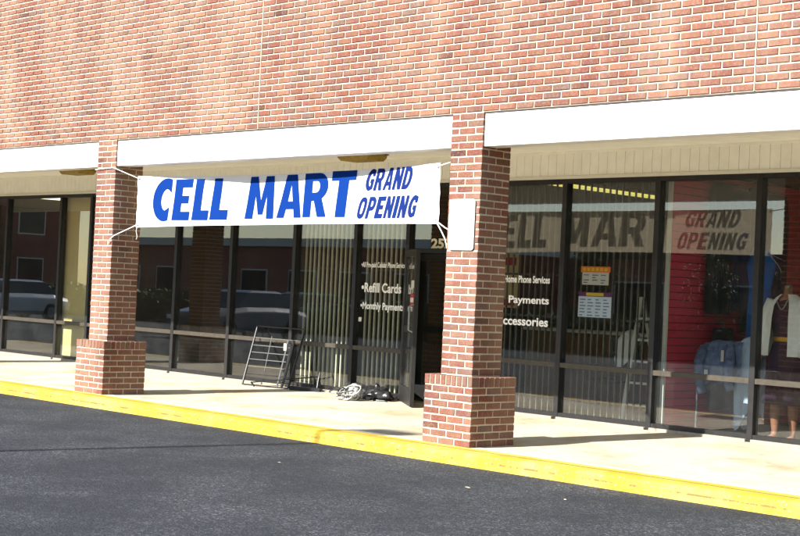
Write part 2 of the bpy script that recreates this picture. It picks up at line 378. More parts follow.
# ------------------------------------------------------------------ bricks
def brick_mesh(lx, ly, lz, seed):
    rnd = random.Random(seed); bm = bmesh.new(); bmesh.ops.create_cube(bm, size=1)
    for v in bm.verts: v.co = Vector((v.co.x * lx + rnd.uniform(-.0015, .0015), v.co.y * ly + rnd.uniform(-.001, .001), v.co.z * lz + rnd.uniform(-.0015, .0015)))
    bmesh.ops.bevel(bm, geom=bm.edges[:], offset=.0035, segments=1, affect='EDGES')
    me = bpy.data.meshes.new('brick'); bm.to_mesh(me); bm.free(); me.materials.append(M['brick']); return me
J = .0145; U = .2032; W4 = .1016
stretch = [brick_mesh(U - J, W4 - J * .5, .0669 - J, i) for i in range(5)]
rowl = [brick_mesh(.0677 - J * .8, W4 - .004, .098 - J * .6, 20 + i) for i in range(3)]
rowl_s = rowl
def put_brick(me, loc, rot, parent):
    o = bpy.data.objects.new('brick', me); col.objects.link(o); o.parent = parent
    o.matrix_parent_inverse = Matrix.Translation(-parent.location)
    o.location = loc; o.rotation_euler = (random.uniform(-.004, .004), random.uniform(-.004, .004), rot + random.uniform(-.004, .004)); return o
BASE = .3048; SH = .2032
def pillar_bricks(X):
    out = []                                          # (kind, x, y, z, rot)
    cy = BASE
    for c in range(8):                                # pedestal: stretcher courses
        z = .0677 * (c + .5); e = BASE - W4 / 2 + random.uniform(-.001, .001)
        if c % 2 == 0:
            for sy in (-1, 1):
                for i in (-1, 0, 1): out.append(('s', X + i * U, cy + sy * e, z, 0))
            for sx in (-1, 1):
                for i in (-.5, .5): out.append(('s', X + sx * e, cy + i * U, z, 1))
        else:
            for sx in (-1, 1):
                for i in (-1, 0, 1): out.append(('s', X + sx * e, cy + i * U, z, 1))
            for sy in (-1, 1):
                for i in (-.5, .5): out.append(('s', X + i * U, cy + sy * e, z, 0))
    z = 8 * .0677 + .049
    for i in range(9):                                # rowlock cap
        for sy in (-1, 1): out.append(('r', X + (i - 4) * .0677, cy + sy * (BASE - W4 / 2), z, 0))
    for i in range(6):
        for sx in (-1, 1): out.append(('r', X + sx * (BASE - W4 / 2), cy + (i - 2.5) * .0677, z, 1))
    h = (ZFT - .64) / 36
    for c in range(36):                               # shaft
        z = .64 + h * (c + .5); e = SH - W4 / 2
        a, b = ((0, 1) if c % 2 == 0 else (1, 0))
        for sgn in (-1, 1):
            for i in (-.5, .5):
                out.append(('s', X + i * U, cy + sgn * e, z, 0) if a == 0 else ('s', X + sgn * e, cy + i * U, z, 1))
            out.append(('s', X + sgn * e, cy, z, 1) if a == 0 else ('s', X, cy + sgn * e, z, 0))
    return out
PLAB = ['brick pillar at the far left end of the shop row', 'brick pillar at left of the banner, farther from the camera',
        'brick pillar with blank white sheet on its front, right of the banner', 'brick pillar at the far right end of the shop row']
pillars = []
for k, X in enumerate(PX):
    t = thing('brick_pillar', (X, BASE, 0), PLAB[k], 'pillar', 'brick pillars along the pavement edge'); pillars.append(t)
    g = .010
    mb = MB().box(X - BASE + g, X + BASE - g, g, 2 * BASE - g, 0, .632)
    mb.box(X - SH + g, X + SH - g, W4 + g, 2 * BASE - W4 - g, .6325, ZFT)
    mb.build('mortar', 'mortar', t)
    if k in (1, 2):
        for kd, x, y, z, r in pillar_bricks(X):
            me = random.choice(stretch if kd == 's' else rowl)
            put_brick(me, (x + random.uniform(-.0012, .0012), y + random.uniform(-.0012, .0012), z), r * math.pi / 2, t)
    else:
        mb = MB()
        for kd, x, y, z, r in pillar_bricks(X):
            lx, ly, lz = ((U - J) / 2, (W4 - J * .5) / 2, (.0669 - J) / 2) if kd == 's' else (.0286, .0488, .045)
            if r: lx, ly = ly, lx
            mb.box(x - lx, x + lx, y - ly, y + ly, z - lz, z + lz)
        tag(mb.build('brick_courses', 'brick_mass', t), kind='stuff')

# upper wall in running bond, with two sealed movement joints
wall = thing('brick_wall', (-5, .2, ZFT), 'long red brick wall above the white fascia boards', 'wall')
ZT = 5.85; H = .0656; WY = W4
MB().box(XL, XR, WY + .010, .42, ZFT, ZT).build('mortar', 'mortar', wall)
jx = [XL, -15.262, -9.166, -3.07, 3.026, XR]
nrow = int((ZT - ZFT) / H); cand = []
for a, b in zip(jx[:-1], jx[1:]):
    for r in range(nrow):
        z0 = ZFT + r * H; off = 0 if r % 2 == 0 else -U / 2
        n = int((b - a) / U) + 2
        for i in range(n):
            x0 = a + off + i * U + (.003 if i == 0 else 0); x1 = a + off + (i + 1) * U
            x0 = max(x0, a + .002); x1 = min(x1, b - .002)
            if x1 - x0 < .04: continue
            cand.append((x0 + J / 2, x1 - J / 2, z0 + J / 2, z0 + H - J / 2))
def px_size(c):
    P = Vector(((c[0] + c[1]) / 2, WY, (c[2] + c[3]) / 2)) - CAM; d = P.dot(fw); u = P.dot(rt) / d * 1477; v = P.dot(up) / d * 1477
    return (abs(u) < 402 and abs(v) < 270) * (c[1] - c[0]) / d
cand.sort(key=px_size, reverse=True)
meshes = {}
for i, (x0, x1, z0, z1) in enumerate(cand[:300]):
    key = (round(x1 - x0, 3), random.randrange(4))
    if key not in meshes:
        b = MB().brick(-(x1 - x0) / 2, (x1 - x0) / 2, 0, .09, -(z1 - z0) / 2, (z1 - z0) / 2); meshes[key] = b.mesh('brick'); meshes[key].materials.append(M['brick'])
    put_brick(meshes[key], ((x0 + x1) / 2, WY + random.uniform(-.0015, .0015), (z0 + z1) / 2), 0, wall)
mb = MB()
for x0, x1, z0, z1 in cand[300:]:
    dx, dz, dy = random.uniform(-.0015, .0015), random.uniform(-.001, .001), random.uniform(-.0015, .0015)
    mb.brick(x0 + dx, x1 + dx, WY + dy, WY + .09, z0 + dz, z1 + dz)
tag(mb.build('brick_courses', 'brick_mass', wall), kind='stuff')
for x in jx[1:-1]: MB().box(x - .005, x + .005, WY + .001, WY + .02, ZFT + .002, ZT).build('movement_joint', 'sealant', wall)
MB().box(XL, XR, WY - .03, .46, ZT, ZT + .06).build('coping', 'trim', wall)
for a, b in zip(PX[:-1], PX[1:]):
    MB().box(a + SH + .002, b - SH - .002, WY + .012, .40, ZFT - .014, ZFT - .001).build('dark_gap_strip', 'dark_gap_strip', wall)  # dark strip painted in as the shadow line above the fascia
struct(MB().box(XL, XR, .43, 14, 3.25, 3.45).build('roof', 'roof'))

# fascia boards between the pillars
FL = ['white fascia board at left, left of the far pillar', 'white fascia board above the banner, between the two pillars in view', 'white fascia board at right, right of the nearer pillar']
for i, (a, b) in enumerate(zip(PX[:-1], PX[1:])):
    f = MB().box(a + SH + .004, b - SH - .004, WY + .018, .30, ZFB, ZFT - .016).build('fascia_board', 'white_paint', bevel=.004)
    tag(f, FL[i], 'fascia board', 'white fascia boards')
tag(MB().box(XL, -2 * S - SH - .004, WY + .018, .30, ZFB, ZFT - .016).build('fascia_board', 'white_paint'), 'white fascia board beyond the leftmost pillar, outside the picture', 'fascia board', 'white fascia boards')
tag(MB().box(S + SH + .004, XR, WY + .018, .30, ZFB, ZFT - .016).build('fascia_board', 'white_paint'), 'white fascia board beyond the rightmost pillar, outside the picture', 'fascia board', 'white fascia boards')
struct(MB().box(XL, XR, .30, YS + .2, ZSOF, 3.2).build('soffit', 'soffit'))

# siding strip over the shop windows: one plank after another
sid = thing('board_siding', (-5, YS, 2.77), 'cream vertical board siding above the shop windows', 'siding')
pm = MB().box(-.0575, .0575, -.012, .012, 0, ZSOF - 2.782 - .002); pme = pm.mesh('plank'); pme.materials.append(M['cream'])
MB().box(XL, XR, YS + .012, YS + .10, 2.780, ZSOF - .001).build('backing', 'dark_gap_strip', sid)
n = int((5.5 + 15.5) / .12)
for i in range(n):
    o = bpy.data.objects.new('plank', pme); col.objects.link(o); o.parent = sid; o.matrix_parent_inverse = Matrix.Translation(-sid.location)
    o.location = (-15.5 + i * .12 + .06, YS - .002 + random.uniform(-.001, .001), 2.781)
MB().box(XL, XR, YS - .022, YS + .06, 2.744, 2.779).build('trim_strip', 'trim', sid)
MB().box(XL, XR, YS - .024, YS - .012, ZSOF - .03, ZSOF - .001).build('trim_strip', 'soffit', sid)

# soffit lamps
LL = ['amber box lamp under the soffit above the banner', 'amber box lamp under the soffit just left of the far pillar', 'amber box lamp under the soffit mostly hidden behind the far pillar']
for (x, y), lb in zip(((-4.02, 2.52), (-10.42, 2.50), (-9.66, 2.72)), LL):
    t = thing('soffit_lamp', (x, y, ZSOF), lb, 'lamp', 'lamps under the soffit')
    w, d, h = .28, .16, .09
    MB().rings([[(x - w * s, y - d * s, z), (x + w * s, y - d * s, z), (x + w * s, y + d * s, z), (x - w * s, y + d * s, z)] for s, z in ((1, ZSOF - .012), (.98, ZSOF - .05), (.86, ZSOF - h))]).build('lamp_lens', 'lens', t)
    MB().box(x - w - .015, x + w + .015, y - d - .015, y + d + .015, ZSOF - .012, ZSOF).build('lamp_housing', 'bars_dark', t)

# ------------------------------------------------------------------ shop fronts
PT = math.tan(R(.06))
def pane(x0, x1, z0, z1):                              # glass set a hair out of square in its frame
    xc = (x0 + x1) / 2; y = YS + .055
    return MB().rings([[(x0, y - .003 + (x0 - xc) * PT, z), (x1, y - .003 + (x1 - xc) * PT, z), (x1, y + .003 + (x1 - xc) * PT, z), (x0, y + .003 + (x0 - xc) * PT, z)] for z in (z0, z1)])
FD = .11; MW = .066; ZR = .645; ZH = 2.744
def storefront(label, xs_, door=None, first=True, last=True):
    t = thing('storefront', ((xs_[0] + xs_[-1]) / 2, YS, 0), label, 'shop front', 'glazed shop fronts under the canopy')
    for i, x in enumerate(xs_):
        if (i == 0 and not first) or (i == len(xs_) - 1 and not last): continue
        MB().box(x, x + MW, YS, YS + FD, ZP - .01, ZH).build('mullion', 'bronze', t, bevel=.003)
    for i, (a, b) in enumerate(zip(xs_[:-1], xs_[1:])):
        a += MW
        MB().box(a, b, YS + .004, YS + FD, ZH - .05, ZH).build('head_rail', 'bronze', t)
        if door is not None and i == door:
            MB().box(a, b, YS + .004, YS + FD, 1.88, 1.93).build('transom_rail', 'bronze', t)
            pane(a + .001, b - .001, 1.93, ZH - .05).build('glass_pane', 'glass', t)
            MB().box(a, b, YS + .01, YS + FD, ZP, ZP + .02).build('threshold', 'sill', t)
            continue
        MB().box(a, b, YS + .004, YS + FD, ZR - .028, ZR + .028).build('middle_rail', 'rail', t, bevel=.003)
        MB().box(a, b, YS + .006, YS + FD, ZP + .03, ZP + .075).build('bottom_rail', 'bronze', t)
        MB().box(a - .002, b + .002, YS - .03, YS + FD, ZP - .01, ZP + .03).build('sill', 'sill', t, bevel=.004)
        pane(a + .001, b - .001, ZP + .075, ZR - .028).build('glass_pane', 'glass', t)
        pane(a + .001, b - .001, ZR + .028, ZH - .05).build('glass_pane', 'glass', t)
    return t
shopA = storefront('dark glazed shop front at the left edge with beige wall inside', [-17.3, -15.5, -13.73, -12.0, -11.09])
shopB = storefront('dark empty shop front left of the leaning gate', [-11.09, -10.05, -8.75, -7.42, -6.04], first=False)
XC = [-6.04, -4.82, -3.86, -2.66, -1.37, -.095]
shopC = storefront('phone shop front with white window lettering and door', XC, door=2, first=False)
shopD = storefront('clothes shop front at right with red slatted wall inside', [-.095, 1.15, 2.40, 3.65, 4.9, 6.2], first=False)
# closed glass door of the phone shop
d0, d1 = XC[2] + MW + .004, XC[3] - .004
door = MB().box(d0 + .07, d1 - .07, YS + .0315, YS + .0735, .221, .25).build('door', 'bronze', shopC)
for x0 in (d0, d1 - .07): MB().box(x0, x0 + .07, YS + .03, YS + .075, ZP + .022, 1.876).build('stile', 'bronze', door)
for z0, z1 in ((ZP + .022, .22), (1.79, 1.876)): MB().box(d0 + .07, d1 - .07, YS + .031, YS + .074, z0, z1).build('door_rail', 'bronze', door)
MB().box(d0 + .071, d1 - .071, YS + .05, YS + .056, .25, 1.79).build('glass_pane', 'glass', door)
MB().tube([(d1 - .03, YS + .03, .85), (d1 - .03, YS - .02, .87), (d1 - .03, YS - .02, 1.2), (d1 - .03, YS + .03, 1.22)], .012).build('door_handle', 'steel', door)

# security door, swung outwards
HX, HY = -3.80, YS - .02; ang = R(-37)
sdoor = thing('security_door', (HX, HY, 0), 'dark metal security door swung open beside the nearer pillar', 'door')
ux, uy = math.cos(ang), math.sin(ang); LW = 1.02
def dp(s, w, z): return (HX + ux * s - uy * w, HY + uy * s + ux * w, z)
def dbox(mb, s0, s1, w0, w1, z0, z1):
    mb.rings([[dp(s0, w0, z), dp(s1, w0, z), dp(s1, w1, z), dp(s0, w1, z)] for z in (z0, z1)])
for s0 in (.01, LW - .15):
    mb = MB(); dbox(mb, s0, s0 + .14, -.025, .025, .045, 1.9); mb.build('stile', 'bronze', sdoor, bevel=.003)
for z0, z1 in ((.045, .24), (.9, .98), (1.82, 1.9)):
    mb = MB(); dbox(mb, .151, LW - .151, -.024, .024, z0, z1); mb.build('door_rail', 'bronze', sdoor)
for z0, z1 in ((.24, .9), (.98, 1.82)):
    mb = MB(); dbox(mb, .151, LW - .151, -.004, .004, z0, z1); mb.build('glass_pane', 'glass', sdoor)
MB().tube([dp(LW - .05, -.025, .92), dp(LW - .05, -.075, .94), dp(LW - .05, -.075, 1.22), dp(LW - .05, -.025, 1.24)], .012).build('door_handle', 'steel', sdoor)
hb = MB()
for z in (.25, .95, 1.65): hb.tube([(HX, HY, z), (HX, HY, z + .1)], .016)
hb.build('hinge', 'bronze', sdoor)
# stickers on the pane by the free edge, towards the camera
def on_leaf(s, z, off=.0275): return dp(s, -off, z)
mb = MB(); cs, cz = LW - .19, 1.385
mb.rings([[on_leaf(cs + sx * .12, cz + .10 + sz * .045, .0275 + .001 * k) for sx, sz in ((-1, -1), (1, -1), (1, 1), (-1, 1))] for k in (0, 1)]).build('sticker', 'paper', sdoor)
for rr, mt, off in ((.16, 'red_print', .0275), (.0, None, 0)):
    if mt:
        mb = MB(); mb.rings([[on_leaf(cs + rr * 1.0 * math.cos(a * math.pi / 12), cz - .09 + .085 * math.sin(a * math.pi / 12), off + .001 * k) for a in range(24)] for k in (0, 1)]); stk = mb.build('sticker', mt, sdoor)
mb = MB(); mb.rings([[on_leaf(cs + sx * .13, cz - .09 + sz * .028, .030 + .001 * k) for sx, sz in ((-1, -1), (1, -1), (1, 1), (-1, 1))] for k in (0, 1)]).build('sticker_band', 'paper', stk)

# window lettering on the phone shop
GY = YS + .040
def flat(x0, x1, z0, z1, y=GY): return lambda a, b: (x0 + a * (x1 - x0), y, z0 + b * (z1 - z0))
for txt, x0, x1, z0, z1 in (('\u2022All Pre-paid Cellular Phone Service', -4.69, -3.885, 1.665, 1.755), ('\u2022Refill Cards', -4.67, -3.94, 1.365, 1.49), ('\u2022Monthly Payments', -4.675, -3.875, 1.12, 1.24),
                            ('Home Phone Services', -2.22, -1.53, 1.555, 1.64), ('Payments', -2.14, -1.53, 1.29, 1.405), ('Accessories', -2.33, -1.53, 1.06, 1.165)):
    lettering(txt, flat(x0, x1, z0, z1), 'letter', shopC, bold=.026)
lettering('252', flat(-3.45, -3.11, 1.94, 2.065), 'digit', shopC, bold=.04)
MB().box(-4.70, -4.645, GY - .001, GY + .001, .985, 1.04).build('sticker', 'paper', shopC)
# posters taped inside the glass
pt = thing('poster', (-.905, YS + .075, 1.56), 'small poster with orange heading on the phone shop window, upper one', 'poster', 'posters on the phone shop window')
MB().box(-1.09, -.72, YS + .074, YS + .076, 1.56, 1.70).build('sheet', 'paper', pt)
MB().box(-1.11, -.7, YS + .0725, YS + .0755, 1.70, 1.765).build('heading', 'orange', pt)
mb = MB()
for i in range(6): mb.box(-1.08 + i * .06, -1.04 + i * .06, YS + .0708, YS + .072, 1.715, 1.75)
mb.build('heading_print', 'yellow_print', pt)
mb = MB()
for i in range(4):
    for j in range(3):
        if random.random() < .8: mb.box(-1.07 + j * .12, -1.07 + j * .12 + random.uniform(.04, .09), YS + .0728, YS + .0736, 1.58 + i * .028, 1.59 + i * .028)
mb.build('small_print', 'ink', pt)
pt = thing('poster', (-.9, YS + .075, 1.2), 'pale poster with purple heading and rows of print, lower one', 'poster', 'posters on the phone shop window')
MB().box(-1.13, -.67, YS + .074, YS + .076, 1.20, 1.43).build('sheet', 'pale_blue', pt)
MB().box(-1.13, -.67, YS + .0725, YS + .0755, 1.43, 1.48).build('heading', 'purple', pt)
MB().box(-1.02, -.78, YS + .0708, YS + .072, 1.438, 1.472).build('heading_print', 'yellow_print', pt)
mb = MB()
for i in range(6):
    for j in range(4): mb.box(-1.11 + j * .11, -1.11 + j * .11 + random.uniform(.04, .085), YS + .0728, YS + .0736, 1.215 + i * .035, 1.226 + i * .035)
mb.build('small_print', 'ink', pt)

# security bars behind the phone shop glass, one grille in each bay
GL = {0: 'tan barred grille behind the glass above the leaning gate', 1: 'tan barred grille behind the pane lettered Refill Cards',
      3: 'brown barred grille behind the pane right of the nearer pillar', 4: 'brown barred grille behind the pane with two posters'}
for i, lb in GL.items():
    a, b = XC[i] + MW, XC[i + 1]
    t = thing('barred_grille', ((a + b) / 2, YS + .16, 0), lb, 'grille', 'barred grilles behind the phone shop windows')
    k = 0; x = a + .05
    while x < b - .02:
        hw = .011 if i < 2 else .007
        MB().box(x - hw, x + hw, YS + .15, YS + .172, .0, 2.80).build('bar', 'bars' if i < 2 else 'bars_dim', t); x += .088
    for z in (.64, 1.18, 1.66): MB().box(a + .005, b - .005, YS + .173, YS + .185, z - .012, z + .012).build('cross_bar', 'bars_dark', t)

# interiors
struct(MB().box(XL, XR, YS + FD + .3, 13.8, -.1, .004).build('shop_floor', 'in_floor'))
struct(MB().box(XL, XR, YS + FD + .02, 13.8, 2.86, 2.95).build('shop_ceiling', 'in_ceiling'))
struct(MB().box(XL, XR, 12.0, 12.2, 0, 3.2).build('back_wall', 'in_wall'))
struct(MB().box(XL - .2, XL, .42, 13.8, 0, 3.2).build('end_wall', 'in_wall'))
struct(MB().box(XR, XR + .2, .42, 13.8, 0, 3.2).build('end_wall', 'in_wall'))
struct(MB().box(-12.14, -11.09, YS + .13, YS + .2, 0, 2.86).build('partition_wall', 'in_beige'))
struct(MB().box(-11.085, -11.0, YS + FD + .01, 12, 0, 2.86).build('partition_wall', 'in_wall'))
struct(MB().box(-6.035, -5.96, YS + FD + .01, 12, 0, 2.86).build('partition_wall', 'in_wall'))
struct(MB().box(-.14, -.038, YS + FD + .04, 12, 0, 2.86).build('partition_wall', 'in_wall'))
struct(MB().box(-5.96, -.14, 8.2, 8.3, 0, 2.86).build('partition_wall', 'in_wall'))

# fluorescent strip in the phone shop; the other two are added fill light
for x, lb in ((-2.36, 'yellowish fluorescent strip light on the phone shop ceiling, right of the door'), (1.7, 'added fill light, a ceiling strip brightening the clothes shop'), (-14.2, 'added fill light, a ceiling strip brightening the leftmost shop')):
    t = thing('strip_light', (x, 5.2, 2.86), lb, 'lamp', 'ceiling strip lights in the shops')
    MB().box(x - .08, x + .08, 3.95, 6.5, 2.82, 2.858).build('lamp_housing', 'trim', t)
    for dx in (-.04, .04): MB().tube([(x + dx, 4.0, 2.80), (x + dx, 6.45, 2.80)], .018).build('lamp_tube', 'tube' if -5.5 < x < 0 else 'tube_added', t)

# red slatted wall in the clothes shop
t = thing('slat_wall', (-.03, 5.5, 0), 'red horizontal slatted display wall inside the clothes shop', 'display wall')
sme = MB().box(0, .022, 0, 4.0, 0, .074).mesh('slat'); sme.materials.append(M['red_slat'])
for i in range(34):
    o = bpy.data.objects.new('slat', sme); col.objects.link(o); o.parent = t; o.matrix_parent_inverse = Matrix.Translation(-t.location)
    o.location = (-.030, YS + FD + .09, .04 + i * .0822)
MB().box(-.037, -.031, YS + FD + .09, YS + FD + 4.0, .01, 2.85).build('backing', 'black', t)
MB().box(-.037, .004, YS + FD + .055, YS + FD + .088, .01, 2.855).build('end_trim', 'trim', t)

# ------------------------------------------------------------------ goods in the clothes shop
def cloth(name, secs, mat, parent=None, n=20, amp=.012, seed=0):
    mb = MB(); rs = []
    for cx, cy, z, rx, ry in secs:
        ring = []
        for j in range(n):
            a = 2 * math.pi * j / n; k = 1 + amp * 8 * noise.noise(Vector((math.cos(a) * 2 + seed, math.sin(a) * 2, z * 1.5)))
            ring.append((cx + rx * math.cos(a) * k, cy + ry * math.sin(a) * k, z))
        rs.append(ring)
    return mb.rings(rs).build(name, mat, parent, smooth=True)
mx, my = 1.19, 3.80
man = thing('mannequin', (mx, my, .004), 'headless mannequin in white jacket and plum dress with gold belt', 'mannequin')
body = MB()
body.loft([(mx, my, .66, .16, .11), (mx, my, .9, .165, .115), (mx, my, 1.05, .12, .09), (mx, my, 1.25, .155, .105), (mx, my, 1.42, .17, .095), (mx, my, 1.5, .12, .07), (mx, my, 1.53, .05, .05),
           (mx, my, 1.6, .045, .048), (mx, my, 1.605, .03, .03)], 20)
for s in (-1, 1):
    body.tube([(mx + s * .09, my, .70), (mx + s * .10, my, .5), (mx + s * .105, my + .01, .3), (mx + s * .105, my + .02, .12), (mx + s * .105, my - .0, .06), (mx + s * .11, my - .1, .045)], [.075, .055, .052, .035, .035, .022], 12)
    body.tube([(mx + s * .17, my, 1.46), (mx + s * .23, my, 1.22), (mx + s * .25, my - .06, .98), (mx + s * .25, my - .09, .86)], [.045, .04, .032, .025], 12)
body.build('body', 'skin_tan', man, smooth=True)
cloth('dress', [(mx, my, .40, .25, .19), (mx, my, .6, .225, .17), (mx, my, .9, .185, .135), (mx, my, 1.06, .135, .105), (mx, my, 1.26, .17, .125), (mx, my, 1.42, .175, .105), (mx, my, 1.49, .10, .07)], 'plum_cloth', man)
cloth('belt', [(mx, my, 1.05, .146, .116), (mx, my, 1.10, .15, .12)], 'gold', man, amp=0)
mb = MB(); seg = 22
rs = []
for z, rx, ry in ((.90, .27, .19), (1.0, .265, .185), (1.15, .245, .175), (1.3, .235, .168), (1.42, .215, .145), (1.50, .14, .105), (1.54, .085, .075)):
    rs.append([(mx + rx * math.sin(a), my + .01 - ry * math.cos(a), z) for a in [R(24) + (R(360) - R(48)) * j / (seg - 1) for j in range(seg)]])
mb.rings(rs, close=False, caps=False)
for s in (-1, 1):
    mb.tube([(mx + s * .16, my, 1.47), (mx + s * .245, my - .01, 1.25), (mx + s * .275, my - .06, 1.02), (mx + s * .28, my - .09, .90)], [.082, .082, .076, .078], 12)
mb.build('jacket', 'white_cloth', man, smooth=True)
mb = MB()
for k in range(7): mb.tube([(mx - .06 + .02 * k, my - .115, 1.47 - .09 * math.sin(k / 6 * math.pi)), (mx - .04 + .02 * k, my - .118, 1.47 - .09 * math.sin((k + 1) / 6 * math.pi if k < 6 else math.pi))], .007, 6)
MB().loft([(mx, my, 1.606, .046, .048), (mx, my, 1.63, .04, .042), (mx, my, 1.65, .012, .012)], 16).build('neck_cap', 'steel', man)
mb.build('necklace', 'steel', man)
MB().loft([(mx, my, .006, .26, .22), (mx, my, .028, .26, .22)], 28).build('stand', 'black', man)

# low rail of denim beside the slat wall
rk = thing('clothes_rack', (.5, 3.85, 0), 'low chrome clothes rack hung with denim in the shop window', 'clothes rack')
MB().tube([(.14, 3.78, .01), (.14, 3.78, .90), (.22, 3.79, .98), (.72, 3.86, 1.02), (.84, 3.88, .95), (.84, 3.88, .01)], .013, 10).build('rack_frame', 'steel', rk)
for x, y in ((.14, 3.78), (.84, 3.88)): MB().bar((x - .03, y + .2, .025), (x + .03, y - .2, .025), .04, .03).build('foot', 'steel', rk)
def folded(name, x0, x1, zlo0, zlo1, ztop, yc, mat, parent, seed):
    # cloth thrown over the rail: a rounded ridge with two hanging sides and a ragged hem
    mb = MB(); nx = 18; rs = []
    for i in range(nx + 1):
        t_ = i / nx; x = x0 + (x1 - x0) * t_; zt = ztop - .10 * (2 * t_ - 1) ** 2 * (1 if t_ < .5 else .35); lo = zlo0 + (zlo1 - zlo0) * t_ + .16 * noise.noise(Vector((x * 7, seed, 0))); zt += .05 * noise.noise(Vector((x * 8, seed, 5)))
        d = .085 + .02 * noise.noise(Vector((x * 9, seed, 2))); row = []
        for k in range(7): row.append((x, yc - d - .045 * noise.noise(Vector((x * 13, k * .5, seed))), lo + (zt - .07 - lo) * k / 6))
        for k in range(5):
            a_ = math.pi * (k + 1) / 6; row.append((x, yc - d * math.cos(a_), zt - .07 + .07 * math.sin(a_)))
        for k in range(7): row.append((x, yc + d, zt - .07 - (zt - .07 - lo) * k / 6))
        rs.append(row)
    return mb.rings(rs, close=False, caps=False).build(name, mat, parent, smooth=True)
g = thing('garment', (.45, 3.83, .55), 'blue denim jacket with paper tag thrown over the clothes rack', 'garment', 'garments on the clothes rack')
folded('cloth_body', .14, .70, .52, .62, 1.03, 3.82, 'denim', g, 1.0)
MB().box(.47, .505, 3.705, 3.708, .80, .92).build('price_tag', 'paper', g); MB().box(.27, .315, 3.700, 3.703, .60, .70).build('price_tag', 'paper', g)
MB().tube([(.24, 3.74, .95), (.20, 3.70, .78), (.22, 3.68, .60), (.27, 3.69, .44)], [.05, .055, .05, .045], 10).build('sleeve', 'denim', g, smooth=True)
MB().tube([(.56, 3.74, .98), (.60, 3.69, .80), (.58, 3.67, .62), (.62, 3.68, .50)], [.05, .055, .05, .045], 10).build('sleeve', 'denim', g, smooth=True)
g = thing('garment', (.75, 3.87, .12), 'pale blue jeans hanging to the floor at the right of the clothes rack', 'garment', 'garments on the clothes rack')
folded('cloth_body', .60, .87, .14, .22, 1.08, 3.86, 'pale_denim', g, 4.0)
# clothes hung on the slat wall
for k, (y, z0, z1, mt, lb) in enumerate(((4.16, 1.30, 2.75, 'black_cloth', 'black trousers hanging high on the red slatted wall, nearest the glass'), (4.52, 1.35, 2.7, 'blue_dark', 'dark blue trousers hanging on the red slatted wall, between the black clothes'),
                                        (4.90, 1.1, 2.75, 'black_cloth', 'long black coat hanging deep on the red slatted wall'), (5.30, 1.2, 2.7, 'plum_cloth', 'plum coat hanging deepest on the red slatted wall'),
                                        (4.30, .25, 1.15, 'black_cloth', 'black trousers hanging low on the red slatted wall'), (4.75, .2, 1.0, 'black_cloth', 'black skirt hanging low and deep on the red slatted wall'))):
    g = thing('garment', (.12, y, z0), lb, 'garment', 'clothes on the red slatted wall')
    for s_ in (-1, 1): cloth('trouser_leg', [(.10, y + s_ * .11, z0, .07, .105), (.10, y + s_ * .10, (z0 + z1) / 2, .08, .11), (.10, y + s_ * .09, z1 - .2, .08, .11)], mt, g, seed=k + s_)
    cloth('waist', [(.10, y, z1 - .35, .082, .21), (.10, y, z1 - .1, .075, .20), (.10, y, z1, .06, .18)], mt, g, seed=k)
    MB().tube([(-.01, y, z1 + .06), (.10, y, z1 + .06), (.10, y, z1)], .008, 6).build('hook', 'steel', g)
g = thing('garment', (.60, 4.2, 1.0), 'bright blue dress hanging left of the mannequin', 'garment')
cloth('cloth_body', [(.62, 4.2, 1.0, .17, .09), (.61, 4.2, 1.3, .15, .08), (.60, 4.2, 1.6, .12, .07), (.60, 4.2, 1.85, .17, .07), (.60, 4.2, 2.03, .10, .05)], 'blue_cloth', g, amp=.02)
MB().tube([(.60, 4.2, 2.03), (.60, 4.2, 2.855)], .005, 6).build('hanger_wire', 'steel', g)

# goods in the phone shop: folding ladder, counter, boxes
ld = thing('step_ladder', (-.75, 4.0, 0), 'white folding step ladder standing inside the phone shop', 'ladder')
for x in (-.80, -.45):
    MB().bar((x, 3.70, .005), (x + .03, 3.95, 1.45), .05, .03).build('side_rail', 'trim', ld)
    MB().bar((x, 4.45, .005), (x + .03, 4.0, 1.40), .04, .03).build('rear_rail', 'trim', ld)
for k in range(5):
    s_ = (k + 1) / 6; MB().box(-.78 + .03 * s_, -.45 + .03 * s_, 3.67 + .25 * s_, 3.77 + .25 * s_, 1.45 * s_ - .012, 1.45 * s_ + .012).build('tread', 'trim', ld)
ch = thing('chair', (-1.15, 4.0, 0), 'dark chair draped with a white cloth inside the phone shop', 'chair')
for x in (-1.36, -.98):
    for y in (3.82, 4.2): MB().tube([(x, y, .005), (x, y, .45 if y < 4 else .95)], .014, 8).build('leg', 'black', ch)
MB().box(-1.38, -.96, 3.80, 4.22, .45, .49).build('seat', 'black', ch, bevel=.01)
MB().box(-1.36, -.98, 4.19, 4.21, .62, .95).build('backrest', 'black', ch)
folded('draped_cloth', -1.24, -1.0, .55, .70, 1.06, 4.2, 'white_cloth', ch, 9.0)
ct = thing('shop_counter', (-2.6, 6.2, 0), 'brown shop counter deep inside the phone shop', 'counter')
MB().box(-4.2, -1.4, 6.0, 6.5, .005, .95).build('counter_body', 'cardboard', ct); MB().box(-4.25, -1.35, 5.95, 6.55, .95, .99).build('counter_top', 'trim', ct)
sg = thing('hanging_sign', (-3.35, 4.6, 1.3), 'red and pale sign board seen through the phone shop door', 'sign')
MB().box(-3.95, -3.2, 4.6, 4.63, 1.25, 1.95).build('sign_board', 'in_beige', sg)
MB().box(-3.9, -3.25, 4.585, 4.598, 1.80, 1.90).build('sign_band', 'red_print', sg)
MB().box(-3.9, -3.25, 4.585, 4.598, 1.28, 1.36).build('sign_band', 'red_print', sg)
